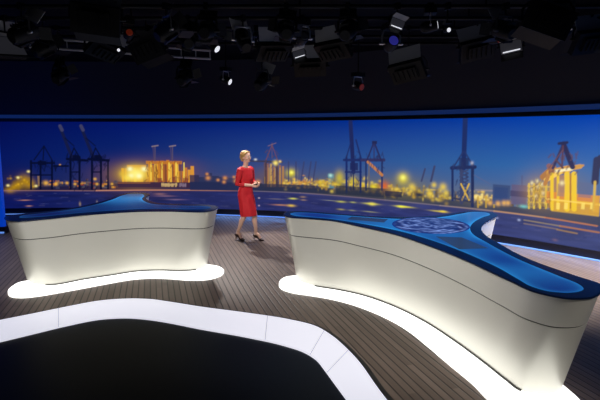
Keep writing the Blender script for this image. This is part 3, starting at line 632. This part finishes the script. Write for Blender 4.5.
# ---------------------------------------------------------------- the presenter
def make_person():
    t = thing('person', 'woman with blonde hair in a red dress and black heels walking between the desks', 'person', (-1.075, 9.88, 0), math.radians(58))
    H0 = .075
    bm = bmesh.new()
    # torso: pelvis to shoulders
    tube(bm, [(0, .01, .86), (0, .01, .95), (0, .0, 1.05), (0, -.005, 1.14), (0, -.01, 1.25), (0, -.005, 1.35), (0, .0, 1.42), (0, .005, 1.465)], [(.15, .10), (.17, .115), (.145, .10), (.122, .088), (.14, .105), (.16, .105), (.165, .085), (.09, .06)], 24)
    tube(bm, [(0, .01, 1.44), (0, -.005, 1.5), (0, -.012, 1.6)], [.058, .05, .05], 16)
    # head
    ball(bm, (0, -.012, 1.69), (.074, .094, .096), 28)
    ball(bm, (0, -.045, 1.625), (.054, .058, .062), 24)
    ball(bm, (0, -.088, 1.585), (.024, .018, .018), 14)
    tube(bm, [(0, -.105, 1.68), (0, -.116, 1.66), (0, -.123, 1.642)], [.008, .010, .0125], 10)
    for s in (-1, 1):
        ball(bm, (s*.074, .0, 1.655), (.012, .02, .032), 12)
        ball(bm, (s*.036, -.082, 1.638), (.024, .022, .022), 12)
        ball(bm, (s*.01, -.115, 1.639), (.008, .009, .006), 8)
    # legs: her left leg forward, right leg trailing
    for s, hip, knee, ank, toe in ((1, (.085, 0, .9), (.085, -.15, .515), (.085, -.175, .155), (.10, -.305, .035)), (-1, (-.085, .01, .9), (-.085, -.02, .51), (-.085, .155, .165), (-.09, .03, .035))):
        hip, knee, ank, toe = map(Vector, (hip, knee, ank, toe))
        calf = knee.lerp(ank, .3)+Vector((0, .018, 0))
        tube(bm, [hip, hip.lerp(knee, .5), knee, calf, knee.lerp(ank, .7), ank], [.085, .07, .052, .053, .038, .031], 16)
        heel = ank+Vector((0, .03, -.055))
        tube(bm, [ank+Vector((0, .005, -.01)), ank.lerp(toe, .5)+Vector((0, 0, .015)), toe+Vector((0, .03, .01)), toe], [(.032, .032), (.036, .028), (.040, .02), (.034, .014)], 14)
        tube(bm, [ank, heel], [.03, .024], 12)
    # arms, elbows bent, hands together in front
    arms = ((-1, (-.175, .0, 1.415), (-.215, .045, 1.145), (-.065, -.19, 1.125)), (1, (.175, .0, 1.415), (.215, -.005, 1.16), (.055, -.25, 1.15)))
    grips = []
    for s, sh, el, wr in arms:
        sh, el, wr = map(Vector, (sh, el, wr))
        tube(bm, [sh, sh.lerp(el, .5), el, el.lerp(wr, .35), wr], [.05, .044, .036, .036, .023], 14)
        d = (wr-el).normalized(); up = Vector((0, 0, 1)); sd = d.cross(up).normalized()
        up = sd.cross(d)
        # palm faces inwards and up; the thumb is on the upper side
        palm = wr+d*.055
        tube(bm, [wr, wr+d*.035, wr+d*.085], [(.018, .024), (.017, .036), (.014, .038)], 14, ref=sd)
        inward = sd*(s*1.0)
        if inward.x*s > 0: inward = -inward
        for k, L in enumerate((.066, .074, .069, .054)):
            b0 = wr+d*.085+up*(.027-.018*k)
            j1 = b0+d*L*.45+inward*.006; j2 = j1+d*L*.25+inward*L*.28; j3 = j2+d*L*.06+inward*L*.28
            tube(bm, [b0-d*.02, b0, j1, j2, j3], [.0095, .009, .0085, .008, .007], 8)
        tb = wr+d*.03+up*.026
        tube(bm, [wr+d*.02+up*.01, tb+inward*.012, tb+d*.03+up*.014+inward*.022, tb+d*.055+up*.016+inward*.026], [.013, .0115, .0095, .008], 8)
        grips.append((wr+d*.1+inward*.012, d, up))
    b = remesh(bm, .0045, 3); body = obj('body', b, M['skin'], t, smooth=True)
    # face details
    for s in (-1, 1):
        bm = bmesh.new(); ball(bm, (s*.031, -.093, 1.678), (.0135, .009, .008), 14); e = obj('eye', bm, M['eyewhite'], t, smooth=True)
        bm = bmesh.new(); ball(bm, (s*.031, -.1015, 1.678), (.0055, .002, .0058), 12); obj('iris', bm, M['iris'], e, smooth=True)
        bm = bmesh.new(); tube(bm, [(s*.016, -.101, 1.697), (s*.032, -.1, 1.702), (s*.048, -.088, 1.697)], [.0032, .0032, .002], 8); obj('eyebrow', bm, M['brow'], t, smooth=True)
    bm = bmesh.new(); tube(bm, [(-.02, -.1, 1.612), (-.008, -.106, 1.615), (0, -.107, 1.614), (.008, -.106, 1.615), (.02, -.1, 1.612)], [.0025, .0055, .0052, .0055, .0025], 8); obj('lips', bm, M['lips'], t, smooth=True)
    # hair, pinned up at the back
    bm = bmesh.new()
    ball(bm, (0, .018, 1.708), (.088, .098, .094), 28); ball(bm, (0, .09, 1.665), (.052, .042, .052), 20); ball(bm, (0, .06, 1.625), (.06, .045, .045), 18)
    tube(bm, [(0, -.06, 1.775), (.045, -.06, 1.76), (.078, -.03, 1.72), (.083, .0, 1.68)], [.018, .02, .016, .01], 12)
    tube(bm, [(.01, -.06, 1.775), (-.045, -.062, 1.76), (-.078, -.035, 1.72), (-.083, -.005, 1.675)], [.018, .022, .018, .01], 12)
    b = remesh(bm, .006, 3)
    for v in b.verts:
        v.co += v.normal*.003*noise.noise(Vector((v.co.x*90, v.co.y*30, v.co.z*40)))
    obj('hair', b, M['hair'], t, smooth=True)
    # dress with three-quarter sleeves
    bm = bmesh.new()
    tube(bm, [(0, -.06, .50), (0, -.05, .62), (0, -.02, .8), (0, .01, .92), (0, .008, 1.0), (0, -.003, 1.1), (0, -.006, 1.15), (0, -.012, 1.25), (0, -.008, 1.33), (0, .0, 1.425), (0, .004, 1.462), (0, .0, 1.478)], [(.155, .17), (.165, .165), (.178, .145), (.188, .135), (.175, .128), (.143, .108), (.138, .105), (.153, .126), (.168, .118), (.185, .1), (.135, .085), (.072, .066)], 32, cap=False)
    for s, sh, el, wr in arms:
        sh, el, wr = map(Vector, (sh, el, wr))
        tube(bm, [sh+Vector((-s*.04, 0, .022)), sh+Vector((-s*.003, 0, .006)), sh.lerp(el, .5), el, el.lerp(wr, .3), el.lerp(wr, .42)], [.055, .066, .058, .05, .048, .044], 18)
    b = remesh(bm, .007, 5)
    for v in b.verts:                                # soft folds in the skirt and at the waist
        k = max(0, min(1, (1.0-v.co.z)/.4)); a = math.atan2(v.co.y, v.co.x)
        v.co += Vector((v.normal.x, v.normal.y, 0))*(.007*k*math.sin(a*9+v.co.z*3)+.003*noise.noise(v.co*18))
    obj('dress', b, M['red'], t, smooth=True)
    # high heels
    for ank, toe in (((.085, -.175, .155), (.10, -.305, .035)), ((-.085, .155, .165), (-.09, .03, .035))):
        ank, toe = Vector(ank), Vector(toe); heel = ank+Vector((0, .035, -.06))
        bm = bmesh.new()
        tube(bm, [toe+Vector((0, -.035, -.012)), toe+Vector((0, 0, -.008)), toe+Vector((0, .045, -.002)), ank.lerp(toe, .45)+Vector((0, .01, -.03)), heel+Vector((0, -.02, -.01)), heel+Vector((0, .006, .005))], [(.026, .018), (.046, .028), (.049, .032), (.042, .030), (.038, .032), (.036, .036)], 18, ref=(1, 0, 0))
        sh = obj('high_heel_shoe', remesh(bm, .004, 2), M['shoe'], t, smooth=True)
        bm = bmesh.new(); tube(bm, [heel+Vector((0, .012, -.02)), Vector((heel.x, heel.y+.016, .004))], [.013, .0055], 10, cap=False); obj('stiletto_heel', bm, M['shoe'], sh, smooth=True)
    return t, grips
person, grips = make_person()
# the small dark remote in her hand
g0, gd, gu = grips[0]
rm = Matrix.Rotation(math.radians(58), 4, 'Z'); o_ = Vector((-1.075, 9.88, 0))
bm = bmesh.new(); box(bm, (0, 0, 0), (.13, .045, .018))
rc_ = obj('remote_control', bm, M['lampblack'], bevel=.005)
tag(rc_, 'small black remote held between the hands of the woman in red', 'remote control')
rc_.location = o_+rm @ ((grips[0][0]+grips[1][0])/2+Vector((0, .02, .01))); rc_.rotation_euler = (0, 0, math.radians(10))

# ---------------------------------------------------------------- lighting grid under the ceiling
PIPEZ = 3.82
pipe_y = [6.3, 7.0, 7.7, 8.4, 9.1, 9.8]
names = ['nearest', 'second', 'third', 'fourth', 'fifth', 'farthest']
for y, n in zip(pipe_y, names):
    bm = bmesh.new(); tube(bm, [(-9, y, PIPEZ), (9, y, PIPEZ)], [.028, .028], 12, ref=(0, 0, 1))
    p = obj('lighting_pipe', bm, M['lampblack'], smooth='edge')
    tag(p, n+' black pipe of the overhead lighting grid, counted from the camera' if n != 'farthest' else 'black lighting pipe farthest from the camera, nearest the video wall', 'pipe', 'pipes of the lighting grid')
    for x in (-7.5, -5, -2.5, 0, 2.5, 5, 7.5):
        bm = bmesh.new(); tube(bm, [(x, y, PIPEZ), (x, y, CEIL)], [.012, .012], 8, cap=False); obj('hanger', bm, M['lampblack'], p)
# a long grey rail crossing under the grid at the left
a_, b_ = deep(30, 47, 8.8), deep(210, 59, 10.3)
bm = bmesh.new()
for dz in (0, .16): tube(bm, [a_+Vector((0, 0, dz)), b_+Vector((0, 0, dz))], [.022, .022], 10, ref=(0, 0, 1))
for k in range(12):
    q = a_.lerp(b_, k/11); tube(bm, [q, q+Vector((0, 0, .16))], [.01, .01], 6, ref=(1, 0, 0))
rail = obj('lighting_truss', bm, M['door'], smooth='edge'); tag(rail, 'grey metal truss rail slanting across under the ceiling at the left', 'truss')
for k in (.1, .5, .9):
    bm = bmesh.new(); q = a_.lerp(b_, k); tube(bm, [q+Vector((0, 0, .16)), Vector((q.x, q.y, CEIL))], [.01, .01], 6, cap=False); obj('hanger', bm, M['lampblack'], rail)

_mesh = {}
def part(key, name, build, m, parent, M4, smooth='edge'):
    if key not in _mesh:
        bm = bmesh.new(); build(bm); o = obj(name, bm, m, parent, smooth=smooth); _mesh[key] = o.data
    else:
        o = bpy.data.objects.new(name, _mesh[key]); C.objects.link(o); o.parent = parent
    o.matrix_local = M4
    if o.data.materials[0] != m: o.material_slots[0].link = 'OBJECT'; o.material_slots[0].material = m
    return o
def lamp(kind, px, py, Y, yaw, tilt, label, lit=None, yoke='lampblack', scale=1.0):
    p = deep(px, py, Y)
    top = PIPEZ-.02
    if p.z > top-.3*scale: p.z = top-.3*scale
    nm = {'f': 'studio_spotlight', 's': 'softlight', 'm': 'moving_head_light'}[kind]
    cat = {'f': 'spotlight', 's': 'softlight', 'm': 'spotlight'}[kind]
    t = thing(nm, label, cat, p, math.radians(yaw), {'f': 'spotlights hanging from the ceiling grid', 's': 'softlights hanging from the ceiling grid', 'm': 'moving heads hanging from the ceiling grid'}[kind])
    I = Matrix.Scale(scale, 4); RR = random.Random(int(px*7+py)); Tl = Matrix.Rotation(math.radians(tilt), 4, 'X') @ Matrix.Rotation(math.radians(RR.uniform(-28, 28)), 4, 'Y') @ I
    ym = M[yoke]
    if kind == 'f':
        def hs(bm):
            tube(bm, [(0, .17, 0), (0, .12, 0), (0, -.1, 0), (0, -.13, 0)], [.07, .105, .115, .125], 20, ref=(1, 0, 0), cap=False)
            for k in range(5): box(bm, (0, .1-.035*k, .115), (.12, .008, .03))
            box(bm, (0, .02, -.115), (.14, .2, .03))
        part('f_h', 'housing', hs, M['lampblack'], t, Tl)
        part('f_l', 'lens', lambda bm: tube(bm, [(0, -.12, 0), (0, -.137, 0), (0, -.146, 0)], [.1, .1, .05], 20, cap=False), M[lit] if lit else M['lens'], t, Tl)
        for a in range(4):
            A = Matrix.Rotation(a*PI/2, 4, 'Y') @ Matrix.Translation((0, -.135, .125)) @ Matrix.Rotation(math.radians(-52 if a % 2 else -35), 4, 'X')
            part('f_b%d' % (a % 2), 'barn_door', (lambda bm: box(bm, (0, -.09, 0), (.24, .18, .004))) if a % 2 == 0 else (lambda bm: box(bm, (0, -.07, 0), (.17, .14, .004))), M['door' if a == 0 and yoke != 'lampblack' else 'lampblack'], t, Tl @ A)
        w_ = .14
    elif kind == 's':
        def hs(bm):
            box(bm, (0, .04, 0), (.56, .1, .34)); box(bm, (0, .11, 0), (.34, .06, .2))
            for k in range(6): box(bm, (-.2+.08*k, .15, 0), (.01, .03, .16))
        part('s_h', 'housing', hs, M['lampblack'], t, Tl)
        part('s_d', 'diffuser', lambda bm: box(bm, (0, -.014, 0), (.52, .008, .30)), M['difgrey'], t, Tl)
        if lit: part('s_t', 'tube_lamp', lambda bm: tube(bm, [(-.2, -.04, -.1), (.2, -.04, -.1)], [.016, .016], 10, ref=(0, 0, 1)), M[lit], t, Tl)
        for a in (0, 1):
            A = Matrix.Rotation(a*PI, 4, 'Y') @ Matrix.Translation((0, -.01, .17)) @ Matrix.Rotation(math.radians(-40), 4, 'X')
            part('s_b', 'barn_door', lambda bm: box(bm, (0, -.11, 0), (.54, .22, .004)), M['door' if a == 0 else 'lampblack'], t, Tl @ A)
        w_ = .3
    else:
        def hs(bm):
            ball(bm, (0, .05, 0), (.1, .12, .1), 20); tube(bm, [(0, .02, 0), (0, -.12, 0)], [.1, .085], 20, cap=False)
        part('m_h', 'head', hs, M['lampblack'], t, Tl)
        part('m_l', 'lens', lambda bm: tube(bm, [(0, -.12, 0), (0, -.13, 0)], [.072, .06], 20, cap=False), M[lit] if lit else M['lens'], t, Tl)
        part('m_c', 'base', lambda bm: box(bm, (0, 0, .245), (.24, .2, .09)), M['lampblack'], t, I)
        w_ = .14
    def yk(bm):
        tube(bm, [(-w_, 0, -.01), (-w_, 0, .12), (-w_*.8, 0, .2), (w_*.8, 0, .2), (w_, 0, .12), (w_, 0, -.01)], [(.006, .016)]*6, 8, ref=(0, 1, 0))
        for s in (-1, 1): tube(bm, [(s*(w_-.03), 0, 0), (s*(w_+.03), 0, 0)], [.02, .02], 10, ref=(0, 0, 1))
    part('y'+kind, 'yoke', yk, ym, t, I)
    L = top+.04-p.z
    bm = bmesh.new(); z0 = .2*scale
    if L > z0: tube(bm, [(0, 0, z0), (0, 0, L)], [.011, .011], 8, cap=False)
    box(bm, (0, 0, L-.02), (.05, .09, .09)); obj('clamp', bm, M['lampblack'], t)
    return t
G = [(6.3), (7.0), (7.7), (8.4), (9.1)]
lamp('f', 22, 22, 7.0, 150, -28, 'black spotlight with shiny bracket in the far upper left corner', yoke='chrome', scale=1.1)
lamp('s', 29, 36, 7.7, -30, 12, 'small softlight with a painted glint for a tube in the upper left corner', 'lit', scale=.35)
lamp('s', 6, 46, 7.7, 60, -30, 'grey-doored softlight cut by the left frame edge')
lamp('f', 60, 76, 8.4, 170, -35, 'lone small dark spotlight hanging low left of the grey truss rail', scale=.9)
lamp('s', 96, 12, 6.3, 190, -20, 'big dark softlight at the top edge above the grey truss rail', scale=1.0)
lamp('s', 104, 40, 8.4, 215, -55, 'softlight with pale grey door just above the truss rail')
lamp('m', 119, 50, 7.0, 10, 10, 'tiny lamp with a painted glint beside the pale grey door above the truss rail', 'lit', scale=.28)
lamp('f', 44, 48, 7.7, 140, -30, 'dark spotlight hanging at the left end of the truss rail')
lamp('s', 148, 36, 8.4, 170, -22, 'grey softlight facing the room above the truss rail')
lamp('m', 128, 26, 7.7, 30, -10, 'black moving head with a faint red glow in its lens above the pale grey door', 'litred', scale=.7)
lamp('f', 166, 14, 7.0, 130, -35, 'black spotlight with long shiny bracket at the upper left top edge', yoke='chrome')
lamp('f', 184, 78, 9.1, 165, -30, 'dark spotlight hanging low above the left desk, beside the truss end')
lamp('f', 188, 40, 7.7, 195, -25, 'black spotlight between the grey softlight and the small lit one')
lamp('m', 213, 46, 7.7, 66, 35, 'moving head with a small bright white lens', 'lit', scale=.75)
lamp('m', 226, 80, 9.1, 70, 25, 'low moving head with a painted glint left of the woman', 'lit', yoke='chrome', scale=.75)
lamp('f', 206, 14, 7.0, 180, -20, 'black spotlight at the top edge above the small lit moving head')
lamp('f', 243, 34, 7.7, 210, -45, 'black spotlight with bright bent bracket above the woman', yoke='chrome')
lamp('m', 256, 46, 8.4, 78, 10, 'small moving head seen edge-on with a painted white glint above the woman', 'lit', yoke='chrome', scale=.7)
lamp('f', 262, 82, 9.1, 150, -35, 'low dark spotlight right above the woman in red', yoke='lampgrey')
lamp('s', 272, 50, 8.4, 215, -50, 'tilted softlight with grey door, left of three grey ones at centre')
lamp('s', 310, 66, 9.1, 180, -50, 'lowest grey-doored softlight at the centre of the grid')
lamp('s', 334, 48, 8.4, 150, -50, 'tilted softlight with grey door, right of three grey ones at centre')
lamp('m', 302, 36, 7.7, 20, -10, 'moving head with shiny arms at the centre of the grid', yoke='chrome', scale=.9)
lamp('s', 299, 54, 8.4, 20, 10, 'small softlight with a lit white tube at the centre of the grid', 'lit', scale=.4)
lamp('f', 286, 12, 7.0, 185, -25, 'black spotlight at the top edge at the centre of the picture')
lamp('m', 358, 86, 9.1, 40, 15, 'low moving head with reddish lens and shiny bracket right of centre', 'litred', yoke='chrome', scale=.8)
lamp('f', 348, 22, 7.0, 160, -30, 'black spotlight at the top edge right of centre')
lamp('m', 391, 44, 7.7, 10, -15, 'moving head with a deep blue glowing lens', 'litblue', yoke='chrome')
lamp('s', 408, 70, 8.4, 155, -40, 'large low softlight with ribbed back under the blue moving head', yoke='lampgrey')
lamp('s', 397, 24, 7.0, 20, 15, 'small softlight with a lit white tube near the top edge', 'lit', scale=.4)
lamp('m', 430, 22, 7.0, 80, -10, 'moving head seen edge-on right of the small lit tube near the top edge', 'lit', yoke='chrome', scale=.8)  # edge-on lens emits to paint a glint
lamp('m', 447, 30, 7.0, 15, 10, 'small moving head with a tiny white lit lens', 'lit', scale=.4)
lamp('s', 476, 47, 8.4, 190, -35, 'softlight with pale blue-grey door in the right half of the grid')
lamp('m', 494, 40, 7.7, 45, 5, 'black moving head with dark red lens beside the brightest tube', 'litred', scale=.6)
lamp('s', 511, 47, 8.4, -25, 12, 'softlight with the brightest white tube, at the right', 'lit', scale=.62)
lamp('f', 506, 6, 7.0, 200, -25, 'black spotlight at the top edge above the brightest tube', yoke='lampgrey')
lamp('s', 548, 12, 6.3, 175, -15, 'big dark softlight at the top edge in the right corner area', scale=1.0)
lamp('m', 564, 31, 7.0, -74, 20, 'moving head seen edge-on with a painted glint at the far right', 'lit', yoke='chrome', scale=.75)
lamp('s', 588, 40, 7.7, 200, -35, 'dark softlight cut by the right frame edge')
